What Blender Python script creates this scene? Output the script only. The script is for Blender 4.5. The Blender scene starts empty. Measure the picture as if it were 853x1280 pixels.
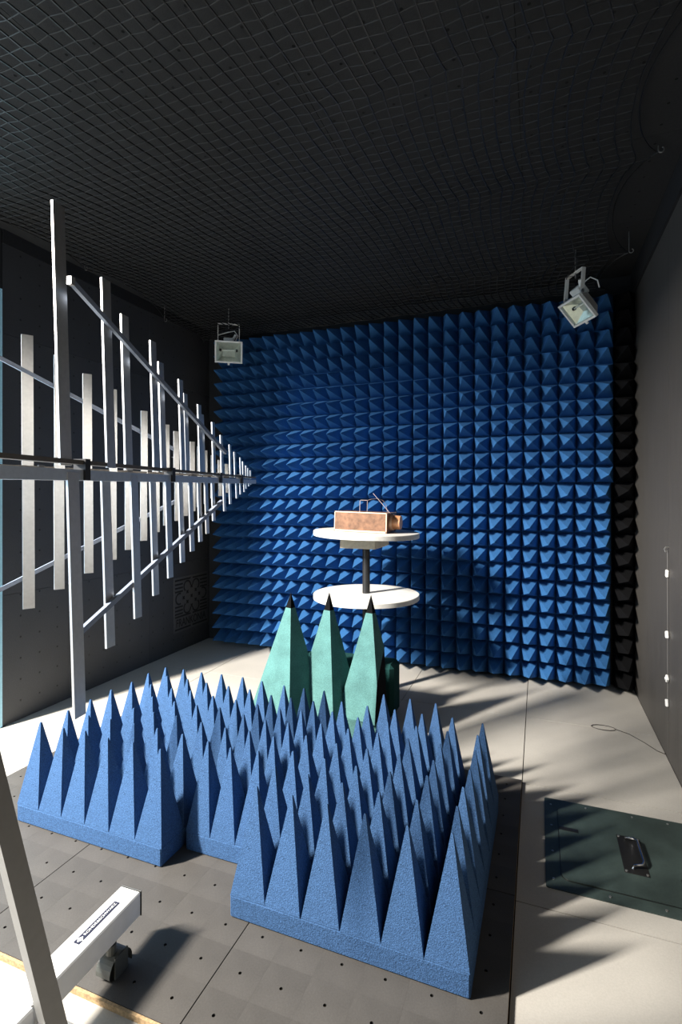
import bpy, bmesh, math, random
from mathutils import Vector, Matrix

random.seed(7)
SC = bpy.context.scene
COL = SC.collection
R = math.radians

# ------------------------------------------------------------------ camera
YAW = R(20.9)
FPX = 647.4
CAMZ = 1.138
HORIZON = 620.0
cd = bpy.data.cameras.new('camera')
cd.sensor_fit = 'AUTO'
cd.sensor_width = 36.0
cd.lens = FPX * 36.0 / 1280.0
cd.shift_y = -(640.0 - HORIZON) / 1280.0
cd.clip_start = 0.02
cam = bpy.data.objects.new('camera', cd)
COL.objects.link(cam)
cam.location = (0, 0, CAMZ)
cam.rotation_euler = (R(90), 0, YAW)
SC.camera = cam

# ------------------------------------------------------------------ world, lights, exposure
SC.view_settings.view_transform = 'Standard'
SC.view_settings.look = 'None'
SC.view_settings.gamma = 1.0
SC.view_settings.use_curve_mapping = False
SC.view_settings.exposure = 0.0

w = bpy.data.worlds.new('sky')
SC.world = w
w.use_nodes = True
wn = w.node_tree
for n in list(wn.nodes):
    wn.nodes.remove(n)
wo = wn.nodes.new('ShaderNodeOutputWorld')
bg = wn.nodes.new('ShaderNodeBackground')
bg.inputs['Color'].default_value = (0.52, 0.75, 1.0, 1)
bg.inputs['Strength'].default_value = 2.2
wn.links.new(bg.outputs[0], wo.inputs[0])

KEY = Vector((-3.4, -0.7, 3.05))
ld = bpy.data.lights.new('key_lamp', 'AREA')
ld.shape = 'RECTANGLE'
ld.size = 0.20
ld.size_y = 0.80
ld.energy = 480
ld.spread = R(130)
ld.color = (1.0, 0.94, 0.86)
key = bpy.data.objects.new('key_lamp', ld)
COL.objects.link(key)
key.location = KEY
key.rotation_euler = (Vector((-1.7, 2.4, 0.2)) - KEY).to_track_quat('-Z', 'Y').to_euler()


# ------------------------------------------------------------------ materials
def new_mat(name):
    m = bpy.data.materials.new(name)
    m.use_nodes = True
    nt = m.node_tree
    return m, nt, nt.nodes['Principled BSDF']


def mat(name, col, rough=0.6, metal=0.0, noise=0.0, nscale=60.0, bump=0.0, bscale=None,
        rand=0.0, spec=0.5, detail=3.0, stain=0.0, stain_scale=3.0):
    """plain procedural material: colour x fine noise x blotches x per-object shade, with bump"""
    m, nt, b = new_mat(name)
    L = nt.links
    b.inputs['Roughness'].default_value = rough
    b.inputs['Metallic'].default_value = metal
    b.inputs['Specular IOR Level'].default_value = spec
    tc = nt.nodes.new('ShaderNodeTexCoord')
    cur = None

    def mul_value(sock_val):
        nonlocal cur
        mx = nt.nodes.new('ShaderNodeMix')
        mx.data_type = 'RGBA'
        mx.blend_type = 'MULTIPLY'
        mx.inputs['Factor'].default_value = 1.0
        if cur is None:
            mx.inputs[6].default_value = (*col, 1)
        else:
            L.new(cur, mx.inputs[6])
        L.new(sock_val, mx.inputs[7])
        cur = mx.outputs[2]

    def noise_tex(scale, det, lo, hi, vec='Object'):
        n = nt.nodes.new('ShaderNodeTexNoise')
        n.inputs['Scale'].default_value = scale
        n.inputs['Detail'].default_value = det
        L.new(tc.outputs[vec], n.inputs['Vector'])
        mr = nt.nodes.new('ShaderNodeMapRange')
        mr.inputs['From Min'].default_value = 0.3
        mr.inputs['From Max'].default_value = 0.7
        mr.inputs['To Min'].default_value = lo
        mr.inputs['To Max'].default_value = hi
        L.new(n.outputs['Fac'], mr.inputs['Value'])
        return n, mr.outputs[0]

    if noise > 0:
        _, s = noise_tex(nscale, detail, 1 - noise, 1 + noise)
        mul_value(s)
    if stain > 0:
        _, s = noise_tex(stain_scale, 5.0, 1 - stain, 1 + stain * 0.6)
        mul_value(s)
    if rand > 0:
        oi = nt.nodes.new('ShaderNodeObjectInfo')
        mr = nt.nodes.new('ShaderNodeMapRange')
        mr.inputs['To Min'].default_value = 1 - rand
        mr.inputs['To Max'].default_value = 1 + rand
        L.new(oi.outputs['Random'], mr.inputs['Value'])
        mul_value(mr.outputs[0])
    if cur is None:
        b.inputs['Base Color'].default_value = (*col, 1)
    else:
        L.new(cur, b.inputs['Base Color'])
    if bump > 0:
        n = nt.nodes.new('ShaderNodeTexNoise')
        n.inputs['Scale'].default_value = bscale or nscale
        n.inputs['Detail'].default_value = 2.0
        L.new(tc.outputs['Object'], n.inputs['Vector'])
        bp = nt.nodes.new('ShaderNodeBump')
        bp.inputs['Strength'].default_value = bump
        bp.inputs['Distance'].default_value = 0.004
        L.new(n.outputs['Fac'], bp.inputs['Height'])
        L.new(bp.outputs[0], b.inputs['Normal'])
    return m


def holed_mat(name, col, axes, pitch, origin, radius, rough=0.6, noise=0.12, stain=0.2, joint=0.0, spec=0.5):
    """board material with a square grid of small screw holes, axes = the two object axes of the board"""
    m = mat(name, col, rough=rough, noise=noise, nscale=180, bump=0.12, bscale=220, stain=stain,
            stain_scale=2.2, rand=0.06, spec=spec)
    nt = m.node_tree
    L = nt.links
    b = nt.nodes['Principled BSDF']
    tc = nt.nodes.new('ShaderNodeTexCoord')
    sx = nt.nodes.new('ShaderNodeSeparateXYZ')
    L.new(tc.outputs['Object'], sx.inputs[0])

    def math_(op, a, c=None):
        n = nt.nodes.new('ShaderNodeMath')
        n.operation = op
        for i, v in enumerate((a, c)):
            if v is None:
                continue
            if isinstance(v, (int, float)):
                n.inputs[i].default_value = v
            else:
                L.new(v, n.inputs[i])
        return n.outputs[0]
    sq = []
    for ax, o in zip(axes, origin):
        t = math_('ADD', sx.outputs[ax], -o)
        t = math_('DIVIDE', t, pitch)
        t = math_('FRACT', t)
        t = math_('ADD', t, -0.5)
        sq.append(math_('MULTIPLY', t, t))
    dist = math_('SQRT', math_('ADD', sq[0], sq[1]))
    hole = math_('LESS_THAN', dist, radius / pitch)
    base = b.inputs['Base Color'].links[0].from_socket
    mx = nt.nodes.new('ShaderNodeMix')
    mx.data_type = 'RGBA'
    L.new(hole, mx.inputs['Factor'])
    L.new(base, mx.inputs[6])
    mx.inputs[7].default_value = (0.004, 0.004, 0.004, 1)
    L.new(mx.outputs[2], b.inputs['Base Color'])
    return m


M = {}
M['foam_blue'] = mat('blue_foam', (0.046, 0.103, 0.218), rough=0.95, noise=0.38, nscale=340, bump=0.55, bscale=380,
                     rand=0.05, spec=0.15)
M['foam_wall'] = mat('blue_wall_foam', (0.030, 0.125, 0.31), rough=0.9, noise=0.10, nscale=120, bump=0.2, bscale=200,
                     rand=0.07, spec=0.2)
M['foam_teal'] = mat('teal_foam', (0.088, 0.205, 0.195), rough=0.95, noise=0.2, nscale=260, bump=0.5, bscale=260,
                     stain=0.18, stain_scale=14, spec=0.15)
M['foam_black'] = mat('black_foam', (0.0045, 0.0045, 0.005), rough=0.95, noise=0.3, nscale=260, bump=0.4, bscale=260, spec=0.1)
M['foam_dark_teal'] = mat('dark_teal_foam', (0.012, 0.05, 0.048), rough=0.95, noise=0.25, nscale=260, bump=0.4, spec=0.1)
M['alu'] = mat('aluminium', (0.74, 0.72, 0.69), rough=0.36, metal=0.88, noise=0.05, nscale=90, spec=0.5)
M['boom_metal'] = mat('boom_metal', (0.60, 0.66, 0.74), rough=0.4, metal=0.5, noise=0.05, nscale=90)  # aluminium with its bluish reflection put into the base colour
M['boom_shade'] = mat('boom_shaded', (0.13, 0.115, 0.10), rough=0.5, metal=0.3, noise=0.08, nscale=80)  # upper boom tube: shade on its side painted in as dark colour
M['mast'] = mat('mast_grey', (0.16, 0.155, 0.145), rough=0.5, metal=0.1, noise=0.05, nscale=60)
M['cord_grey'] = mat('grey_cord', (0.22, 0.21, 0.20), rough=0.7)
M['vent_plate'] = mat('vent_plate', (0.085, 0.085, 0.088), rough=0.6, noise=0.1, nscale=120)
M['clamp'] = mat('dark_clamp', (0.03, 0.03, 0.032), rough=0.5, metal=0.2)
M['strut'] = mat('grey_rod', (0.26, 0.30, 0.38), rough=0.45, metal=0.2, noise=0.06, nscale=80)
M['white_paint'] = mat('white_paint', (0.80, 0.79, 0.76), rough=0.4, noise=0.03, nscale=40)
M['lamp_white'] = mat('lamp_enamel', (0.80, 0.79, 0.74), rough=0.45, noise=0.04, nscale=60)
M['reflector'] = mat('reflector', (0.75, 0.76, 0.72), rough=0.28, metal=0.75, noise=0.08, nscale=50, bump=0.2, bscale=60)
M['disc_white'] = mat('white_board', (0.74, 0.72, 0.67), rough=0.55, noise=0.06, nscale=90, stain=0.10, stain_scale=8)
M['wood'] = mat('pale_wood', (0.42, 0.37, 0.28), rough=0.6, noise=0.12, nscale=60, stain=0.15, stain_scale=10)
M['copper'] = mat('copper_card', (0.185, 0.092, 0.05), rough=0.5, metal=0.25, noise=0.3, nscale=45, stain=0.28, stain_scale=18,
                  bump=0.15, bscale=60)
M['copper_edge'] = mat('copper_edge', (0.80, 0.55, 0.40), rough=0.45, metal=0.2, noise=0.05)
M['copper_knob'] = mat('copper_knob', (0.62, 0.30, 0.15), rough=0.4, metal=0.3, noise=0.1, nscale=60)
M['wire_copper'] = mat('copper_wire', (0.50, 0.42, 0.42), rough=0.4, metal=0.5)
M['post_black'] = mat('black_post', (0.012, 0.012, 0.013), rough=0.45, spec=0.4)
M['floor_light'] = mat('light_floor', (0.46, 0.435, 0.39), rough=0.5, noise=0.05, nscale=260, stain=0.10, stain_scale=2.5,
                       rand=0.02, spec=0.35)
M['floor_gap'] = mat('floor_gap', (0.05, 0.047, 0.043), rough=0.9)
M['ferrite'] = mat('grey_ferrite', (0.080, 0.074, 0.067), rough=0.55, noise=0.08, nscale=240, rand=0.045, stain=0.16,
                   stain_scale=7, bump=0.06, bscale=240, spec=0.3)
M['hole'] = mat('hole_dark', (0.006, 0.006, 0.006), rough=0.6)
M['screw'] = mat('screw_metal', (0.5, 0.5, 0.48), rough=0.35, metal=0.9)
M['chip'] = mat('chipboard', (0.40, 0.27, 0.14), rough=0.8, noise=0.3, nscale=160)
M['ceil_board'] = holed_mat('ceiling_board', (0.028, 0.0285, 0.029), (0, 1), 0.109, (0.03, 0.02), 0.005, rough=0.8, stain=0.12, spec=0.2)
M['wall_left'] = holed_mat('left_wall_board', (0.052, 0.053, 0.056), (1, 2), 0.109, (0.0, 0.03), 0.0052, rough=0.5, stain=0.2)
M['wall_dark'] = mat('dark_wall', (0.012, 0.012, 0.013), rough=0.7, noise=0.2, nscale=60)
M['net'] = mat('net_cord', (0.008, 0.008, 0.008), rough=0.4, spec=0.5)
M['net_cross'] = mat('net_cross_highlit', (0.05, 0.05, 0.049), rough=0.4, spec=0.5)  # lighter grey paints highlights onto the black cross cords
M['hatch'] = mat('hatch_green', (0.040, 0.058, 0.053), rough=0.36, noise=0.1, nscale=120, stain=0.3, stain_scale=9, spec=0.5)
M['hatch_black'] = mat('hatch_black', (0.008, 0.008, 0.008), rough=0.4)
M['chrome'] = mat('chrome', (0.65, 0.65, 0.65), rough=0.18, metal=1.0)
M['rubber'] = mat('rubber', (0.018, 0.02, 0.019), rough=0.55)
M['castor'] = mat('castor_plastic', (0.07, 0.075, 0.068), rough=0.45, noise=0.1, nscale=60)
M['label_dark'] = mat('label_ink', (0.02, 0.022, 0.045), rough=0.5)
M['label_white'] = mat('label_print', (0.78, 0.78, 0.75), rough=0.5)
M['jamb_blue'] = mat('pale_blue_jamb', (0.45, 0.80, 0.97), rough=0.5, noise=0.05)
M['white_clip'] = mat('white_clip', (0.75, 0.74, 0.72), rough=0.5)
M['cable'] = mat('dark_cable', (0.05, 0.045, 0.04), rough=0.6)


def right_wall_mat():
    m, nt, b = new_mat('right_wall_sheet')
    L = nt.links
    tc = nt.nodes.new('ShaderNodeTexCoord')
    mp = nt.nodes.new('ShaderNodeMapping')
    mp.inputs['Scale'].default_value = (1, 45, 2.0)
    L.new(tc.outputs['Object'], mp.inputs[0])
    n = nt.nodes.new('ShaderNodeTexNoise')
    n.inputs['Scale'].default_value = 2.0
    n.inputs['Detail'].default_value = 5
    L.new(mp.outputs[0], n.inputs['Vector'])
    n2 = nt.nodes.new('ShaderNodeTexNoise')
    n2.inputs['Scale'].default_value = 220
    L.new(tc.outputs['Object'], n2.inputs['Vector'])
    ad = nt.nodes.new('ShaderNodeMath')
    ad.operation = 'ADD'
    L.new(n.outputs['Fac'], ad.inputs[0])
    L.new(n2.outputs['Fac'], ad.inputs[1])
    cr = nt.nodes.new('ShaderNodeMapRange')
    cr.inputs['From Min'].default_value = 0.6
    cr.inputs['From Max'].default_value = 1.4
    cr.inputs['To Min'].default_value = 0.72
    cr.inputs['To Max'].default_value = 1.25
    L.new(ad.outputs[0], cr.inputs['Value'])
    mx = nt.nodes.new('ShaderNodeMix')
    mx.data_type = 'RGBA'
    mx.blend_type = 'MULTIPLY'
    mx.inputs['Factor'].default_value = 1
    mx.inputs[6].default_value = (0.066, 0.061, 0.055, 1)
    L.new(cr.outputs[0], mx.inputs[7])
    L.new(mx.outputs[2], b.inputs['Base Color'])
    b.inputs['Roughness'].default_value = 0.5
    b.inputs['Specular IOR Level'].default_value = 0.4
    return m


M['wall_right'] = right_wall_mat()


def glass_mat():
    m, nt, b = new_mat('lamp_glass')
    b.inputs['Base Color'].default_value = (0.95, 1.0, 0.95, 1)
    b.inputs['Roughness'].default_value = 0.05
    b.inputs['Transmission Weight'].default_value = 1.0
    b.inputs['IOR'].default_value = 1.05
    return m


M['glass'] = glass_mat()


# ------------------------------------------------------------------ mesh helpers
class MB:
    def __init__(self):
        self.v, self.f, self.mi = [], [], []

    def add(self, verts, faces, mi=0, mtx=None):
        o = len(self.v)
        for p in verts:
            p = Vector(p)
            self.v.append(tuple(mtx @ p) if mtx else tuple(p))
        for f in faces:
            self.f.append(tuple(i + o for i in f))
            self.mi.append(mi)

    def box(self, x0, y0, z0, x1, y1, z1, mi=0, mtx=None):
        v = [(x0, y0, z0), (x1, y0, z0), (x1, y1, z0), (x0, y1, z0), (x0, y0, z1), (x1, y0, z1), (x1, y1, z1), (x0, y1, z1)]
        f = [(0, 3, 2, 1), (4, 5, 6, 7), (0, 1, 5, 4), (1, 2, 6, 5), (2, 3, 7, 6), (3, 0, 4, 7)]
        self.add(v, f, mi, mtx)

    def bbox(self, x0, y0, z0, x1, y1, z1, bev=0.003, mi=0, mtx=None):
        """box with chamfered edges"""
        bm = bmesh.new()
        bmesh.ops.create_cube(bm, size=1)
        for p in bm.verts:
            p.co = Vector(((x0 + x1) / 2 + p.co.x * (x1 - x0), (y0 + y1) / 2 + p.co.y * (y1 - y0), (z0 + z1) / 2 + p.co.z * (z1 - z0)))
        bmesh.ops.bevel(bm, geom=bm.edges[:], offset=bev, segments=1, affect='EDGES')
        bm.verts.index_update()
        self.add([p.co.copy() for p in bm.verts], [[q.index for q in f.verts] for f in bm.faces], mi, mtx)
        bm.free()

    def cyl(self, p0, p1, r0, r1=None, n=12, mi=0, mtx=None, caps=True):
        r1 = r0 if r1 is None else r1
        p0, p1 = Vector(p0), Vector(p1)
        d = (p1 - p0).normalized()
        a = d.orthogonal().normalized()
        b = d.cross(a)
        v, f = [], []
        for k in range(n):
            t = 2 * math.pi * k / n
            o = a * math.cos(t) + b * math.sin(t)
            v.append(p0 + o * r0)
            v.append(p1 + o * r1)
        for k in range(n):
            j = (k + 1) % n
            f.append((2 * k, 2 * j, 2 * j + 1, 2 * k + 1))
        if caps:
            f.append(tuple(2 * k for k in range(n))[::-1])
            f.append(tuple(2 * k + 1 for k in range(n)))
        self.add(v, f, mi, mtx)

    def tube(self, pts, r, n=6, mi=0, mtx=None):
        pts = [Vector(p) for p in pts]
        v, f = [], []
        prev = None
        for i, p in enumerate(pts):
            d = (pts[min(i + 1, len(pts) - 1)] - pts[max(i - 1, 0)]).normalized()
            a = d.orthogonal().normalized() if prev is None else (prev - d * prev.dot(d)).normalized()
            prev = a
            b = d.cross(a)
            for k in range(n):
                t = 2 * math.pi * k / n
                v.append(p + (a * math.cos(t) + b * math.sin(t)) * r)
        for i in range(len(pts) - 1):
            for k in range(n):
                j = (k + 1) % n
                f.append((i * n + k, i * n + j, (i + 1) * n + j, (i + 1) * n + k))
        f.append(tuple(range(n))[::-1])
        f.append(tuple((len(pts) - 1) * n + k for k in range(n)))
        self.add(v, f, mi, mtx)

    def bar(self, p0, p1, wdir, w, t, mi=0):
        """rectangular bar from p0 to p1; w across wdir, t across the third direction"""
        p0, p1, wd = Vector(p0), Vector(p1), Vector(wdir)
        d = (p1 - p0).normalized()
        wd = (wd - d * wd.dot(d)).normalized()
        td = d.cross(wd)
        v = []
        for p in (p0, p1):
            for a, b in ((-1, -1), (1, -1), (1, 1), (-1, 1)):
                v.append(p + wd * (a * w / 2) + td * (b * t / 2))
        self.add(v, [(3, 2, 1, 0), (4, 5, 6, 7), (0, 1, 5, 4), (1, 2, 6, 5), (2, 3, 7, 6), (3, 0, 4, 7)], mi)

    def mesh(self, name, mats, smooth=False):
        me = bpy.data.meshes.new(name)
        me.from_pydata(self.v, [], self.f)
        for m in (mats if isinstance(mats, (list, tuple)) else [mats]):
            me.materials.append(m)
        if any(self.mi):
            me.polygons.foreach_set('material_index', self.mi)
        me.update()
        bm = bmesh.new()
        bm.from_mesh(me)
        bmesh.ops.recalc_face_normals(bm, faces=bm.faces[:])
        bm.to_mesh(me)
        bm.free()
        if smooth:
            for p in me.polygons:
                p.use_smooth = True
            try:
                me.set_sharp_from_angle(angle=R(40))
            except Exception:
                pass
        return me

    def build(self, name, mats, parent=None, smooth=False, loc=None):
        return link(name, self.mesh(name, mats, smooth), parent, loc)


def link(name, me, parent=None, loc=None, rot=None):
    o = bpy.data.objects.new(name, me)
    COL.objects.link(o)
    if parent:
        o.parent = parent
    if loc:
        o.location = loc
    if rot:
        o.rotation_euler = rot
    return o


def thing(name, label, cat, loc=(0, 0, 0), rz=0.0, group=None):
    o = bpy.data.objects.new(name, None)
    o.empty_display_size = 0.05
    COL.objects.link(o)
    o.location = loc
    o.rotation_euler = (0, 0, rz)
    return tag(o, label, cat, group)


def tag(o, label, cat, group=None):
    o['label'] = label
    o['category'] = cat
    if group:
        o['group'] = group
    return o


def struct(o):
    o['kind'] = 'structure'
    return o


# camera-frame (right, forward) to world, used only to turn measurements into real positions
CY, SY = math.cos(YAW), math.sin(YAW)


def cw(r, d, z=0.0):
    return Vector((CY * r - SY * d, SY * r + CY * d, z))


# ------------------------------------------------------------------ the setting
XL, XR = -2.50, 0.530          # side walls
YB = 3.545                     # back wall
ZC = 2.47                      # ceiling
YF = 0.93                      # front edge of the ceiling
YJ = 1.81                      # front end of the left wall
FL = -0.014                    # level of the light floor

b = MB()
b.box(-4.5, -2.5, FL - 0.10, 2.0, 4.0, FL - 0.008)
floor = struct(b.build('floor', M['floor_gap']))
PX = [-4.0, -3.34, -2.68, -2.02, -1.372, -0.722, -0.062, 0.6]
PY = [-2.5, -1.75, -1.09, -0.40, 0.26, 0.905, 1.555, 2.20, 2.86, 3.52, 3.6]
BX = PX[3:7]
BY = PY[5:8]
for i in range(len(PX) - 1):
    for j in range(len(PY) - 1):
        if 3 <= i <= 5 and 5 <= j <= 6:
            continue
        x0, x1, y0, y1 = PX[i], PX[i + 1], PY[j], PY[j + 1]
        x1 = min(x1, XR) if y1 > -1.5 else x1
        b = MB()
        g = 0.0018
        b.box(x0 + g, y0 + g, FL - 0.010, x1 - g, y1 - g, FL)
        b.build('floor_tile', M['floor_light'], floor)


def ferrite_tile_mesh(sx, sy):
    """square tile with an octagonal screw hole sunk in its centre"""
    b = MB()
    hx, hy = sx / 2 - 0.00006, sy / 2 - 0.00006
    r, dep, z = 0.0042, 0.006, 0.0
    n = 8
    outer = [(hx, 0), (hx, hy), (0, hy), (-hx, hy), (-hx, 0), (-hx, -hy), (0, -hy), (hx, -hy)]
    v = [(x, y, z) for x, y in outer]
    v += [(r * math.cos(math.pi / 4 * k), r * math.sin(math.pi / 4 * k), z) for k in range(n)]
    v += [(r * math.cos(math.pi / 4 * k), r * math.sin(math.pi / 4 * k), z - dep) for k in range(n)]
    v += [(x, y, z - 0.006) for x, y in outer]
    o = len(b.v)
    b.v += v
    for k in range(n):
        j = (k + 1) % n
        b.f.append((k, j, 8 + j, 8 + k)); b.mi.append(0)
        b.f.append((8 + k, 8 + j, 16 + j, 16 + k)); b.mi.append(1)
        b.f.append((24 + k, 24 + j, j, k)); b.mi.append(0)
    b.f.append(tuple(16 + k for k in range(n))); b.mi.append(1)
    me = bpy.data.meshes.new('ferrite_tile')
    me.from_pydata(b.v, [], b.f)
    me.materials.append(M['ferrite'])
    me.materials.append(M['hole'])
    me.polygons.foreach_set('material_index', b.mi)
    me.update()
    return me


for i in range(3):
    for j in range(2):
        x0, x1, y0, y1 = BX[i] + 0.0014, BX[i + 1] - 0.0014, BY[j] + 0.0014, BY[j + 1] - 0.0014
        b = MB()
        b.box(x0, y0, FL - 0.008, x1, y1, -0.006)
        bd = b.build('floor_board', M['chip'], floor)
        sx, sy = (x1 - x0) / 6, (y1 - y0) / 6
        tm = ferrite_tile_mesh(sx, sy)
        for p in range(6):
            for q in range(6):
                link('ferrite_tile', tm, bd, (x0 + (p + .5) * sx, y0 + (q + .5) * sy, -0.00004 * ((p * 5 + q * 3) % 3)))
# chipboard lip along the front of the raised boards
b = MB()
b.box(BX[0], BY[0] - 0.007, FL - 0.006, BX[3], BY[0], -0.0005)
struct(b.build('trim_1', M['chip']))

# left wall: absorber boards on a dark backing
b = MB()
b.box(XL - 0.12, YJ, FL - 0.02, XL - 0.012, YB + 0.1, ZC + 0.05)
wl = struct(b.build('wall_left', M['wall_dark']))
ys = [YJ, 2.20, 2.855, 3.51, YB]
zs = [FL, 0.64, 1.295, 1.95, 2.40]
for i in range(len(ys) - 1):
    for j in range(len(zs) - 1):
        b = MB()
        b.box(XL - 0.012, ys[i] + 0.0008, zs[j] + 0.0008, XL, ys[i + 1] - 0.0008, zs[j + 1] - 0.0008)
        b.build('wall_board', M['wall_left'], wl)
b = MB()
b.box(XL - 0.012, YJ, 2.40, XL + 0.006, YB, ZC)
struct(b.build('trim_2', M['wall_dark']))
# pale blue door jamb at the front end of the left wall
b = MB()
b.bbox(XL - 0.10, YJ - 0.030, FL, XL + 0.004, YJ - 0.001, 2.17, 0.002)
struct(b.build('door_1', M['jamb_blue']))

# dark header over the door opening
b = MB()
b.box(XL - 0.12, 1.50, 2.172, XL, YJ - 0.001, ZC + 0.05)
struct(b.build('trim_4', M['wall_dark']))

# back wall
b = MB()
b.box(XL - 0.1, YB, FL - 0.02, XR + 0.1, YB + 0.1, ZC + 0.05)
struct(b.build('wall_back', M['wall_dark']))

# unseen front wall, added behind the camera so sky light comes from the left
b = MB()
b.box(-1.70, -1.12, FL - 0.02, XR + 0.1, -1.0, ZC + 0.05)
struct(b.build('unseen_wall_front', M['wall_dark']))

# right wall with a black band over a grey sheet
b = MB()
b.box(XR + 0.012, -2.4, FL - 0.02, XR + 0.12, YB + 0.1, ZC + 0.05)
wr = struct(b.build('wall_right', M['wall_dark']))
ysr = [-2.4, -1.2, 0.0, 1.2, 2.615, YB - 0.01]
for i in range(len(ysr) - 1):
    b = MB()
    b.box(XR, ysr[i] + 0.001, FL, XR + 0.012, ysr[i + 1] - 0.001, 2.40)
    b.build('wall_sheet', M['wall_right'], wr)
b = MB()
b.box(XR - 0.012, YF, 2.335, XR + 0.0, YB, ZC)
struct(b.build('trim_3', M['wall_dark']))

# ceiling boards
b = MB()
b.box(XL - 0.1, YF, ZC + 0.012, XR + 0.1, YB + 0.1, ZC + 0.14)
b.box(-1.90, -2.4, ZC + 0.012, XR + 0.1, YF, ZC + 0.14)  # unseen roof over the camera, added to darken the right side and shadows
ce = struct(b.build('ceiling', M['wall_dark']))
cx = [-2.5, -2.02, -1.372, -0.722, -0.062, 0.545]
cyv = [YF, 1.555, 2.20, 2.86, 3.545]
for i in range(5):
    for j in range(4):
        b = MB()
        b.box(cx[i] + 0.0008, cyv[j] + 0.0008, ZC, cx[i + 1] - 0.0008, cyv[j + 1] - 0.0008, ZC + 0.012)
        b.build('ceiling_board', M['ceil_board'], ce)

# ------------------------------------------------------------------ ceiling net
HOOKY = [0.98, 1.58, 2.27, 2.955, 3.40]


def scallop(y):
    """0 at a hook, 1 midway between two hooks"""
    for a, c in zip(HOOKY[:-1], HOOKY[1:]):
        if a <= y <= c:
            t = (y - a) / (c - a)
            return (4 * t * (1 - t)) ** 0.8
    return 0.0


def droop(y):
    t = min(1.0, max(0.0, (y - 2.35) / 0.95))
    return -0.115 * t * t * (3 - 2 * t)


def net_build():
    step_x, step_y = 0.054, 0.039
    ny = int((3.34 - 0.96) / step_y)
    ks = range(-18, 62)
    P = {}
    for k in ks:
        for j in range(ny + 1):
            y = 0.96 + j * step_y
            xl = XL + 0.05 + 0.09 * scallop(y)
            xr = XR - 0.11 - 0.11 * scallop(y)
            x = XL + 0.05 + k * step_x + 0.27 * (y - 0.96) * max(0.0, 1 - (k * step_x) / 2.6)
            fr = (x - XL) / (XR - XL)
            x -= 0.10 * scallop(y) * max(0, fr - 0.45) ** 1.3 * 1.6
            x += 0.08 * scallop(y) * max(0, 0.35 - fr) * 1.6
            if not (xl - 1e-4 <= x <= xr + 1e-4):
                continue
            zz = 0.0022 * (1 if (j + k) % 2 else -1)
            sag = -0.035 * math.sin(math.pi * (y - 0.96) / 2.4) * math.sin(math.pi * min(1, max(0, fr))) ** 0.5
            P[(k, j)] = Vector((x, y + zz, ZC - 0.022 + sag + droop(y) + 0.003 * math.sin(k * 1.7 + j * 0.9)))
    b = MB()

    def seg(a, c, t, mi=0):
        d = (c - a)
        if d.length < 1e-6 or d.length > 0.13:
            return
        d.normalize()
        s = d.cross(Vector((0, 0, 1))).normalized() * t
        u = s.cross(d).normalized() * t
        b.add([a + s + u, a - s + u, a - s - u, a + s - u, c + s + u, c - s + u, c - s - u, c + s - u],
              [(0, 1, 5, 4), (1, 2, 6, 5), (2, 3, 7, 6), (3, 0, 4, 7)], mi)
    for (k, j), p in P.items():
        if (k, j + 1) in P:
            seg(p, P[(k, j + 1)], 0.0022)
        if (k + 1, j) in P:
            seg(p, P[(k + 1, j)], 0.0011, 1)
    net = thing('ceiling_net', 'black cord net stretched under the dark ceiling between small hooks', 'net', (-1, 2.2, ZC - 0.03))
    me = b.mesh('mesh_cord', [M['net'], M['net_cross']])
    link('mesh_cord', me, net, (1, -2.2, -(ZC - 0.03)))
    # edge ropes
    for side in (0, 1):
        pts = []
        for q in range(121):
            y = 0.98 + (3.40 - 0.98) * q / 120
            x = XL + 0.045 + 0.09 * scallop(y) if side == 0 else XR - 0.105 - 0.11 * scallop(y)
            pts.append((x + 1, y - 2.2, 0.006 + droop(y)))
        e = MB()
        e.tube(pts, 0.0022, 5)
        e.build('edge_rope', M['net'], net)
    pts = [(XL + 0.1 + 1 + (XR - XL - 0.25) * q / 60, 3.32 - 2.2 + 0.01 * math.sin(q * 0.9), -0.115) for q in range(61)]
    e = MB()
    e.tube(pts, 0.0022, 5)
    e.build('edge_rope', M['net'], net)
    for side in (0, 1):
        for y in HOOKY[:-1]:
            x = XL + 0.045 if side == 0 else XR - 0.105
            pts = [(x + 1, y - 2.2, 0.03), (x + 1, y - 2.2, 0.02 + droop(y))]
            for q in range(9):
                t = math.pi * 1.4 * q / 8
                pts.append((x + 1 + 0.010 * (1 - math.cos(t)), y - 2.2, 0.012 + droop(y) - 0.010 * math.sin(t)))
            e = MB()
            e.tube(pts, 0.0022, 6)
            e.build('hook', M['screw'], net)


net_build()

# ------------------------------------------------------------------ foam absorbers
def pyramid_mesh(name, s, h, material, axis='z', dz=0.0, tip=0.05, dx=0.0):
    """square pyramid with a small blunt tip; axis z points up, axis y points toward -Y"""
    b = MB()
    a = s / 2 - 0.0006
    t = a * tip
    lo = [(-a, -a), (a, -a), (a, a), (-a, a)]
    v = [(x, y, 0) for x, y in lo] + [(x * t / a, y * t / a, h) for x, y in lo] + [(0, 0, h + t * 0.9)]
    f = [(0, 3, 2, 1), (0, 1, 5, 4), (1, 2, 6, 5), (2, 3, 7, 6), (3, 0, 4, 7), (4, 5, 8), (5, 6, 8), (6, 7, 8), (7, 4, 8)]
    if axis == 'y':
        v = [(x + dx * z / h, -z, y + dz * z / h) for x, y, z in v]
    b.add(v, f)
    return b.mesh(name, material)


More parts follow.
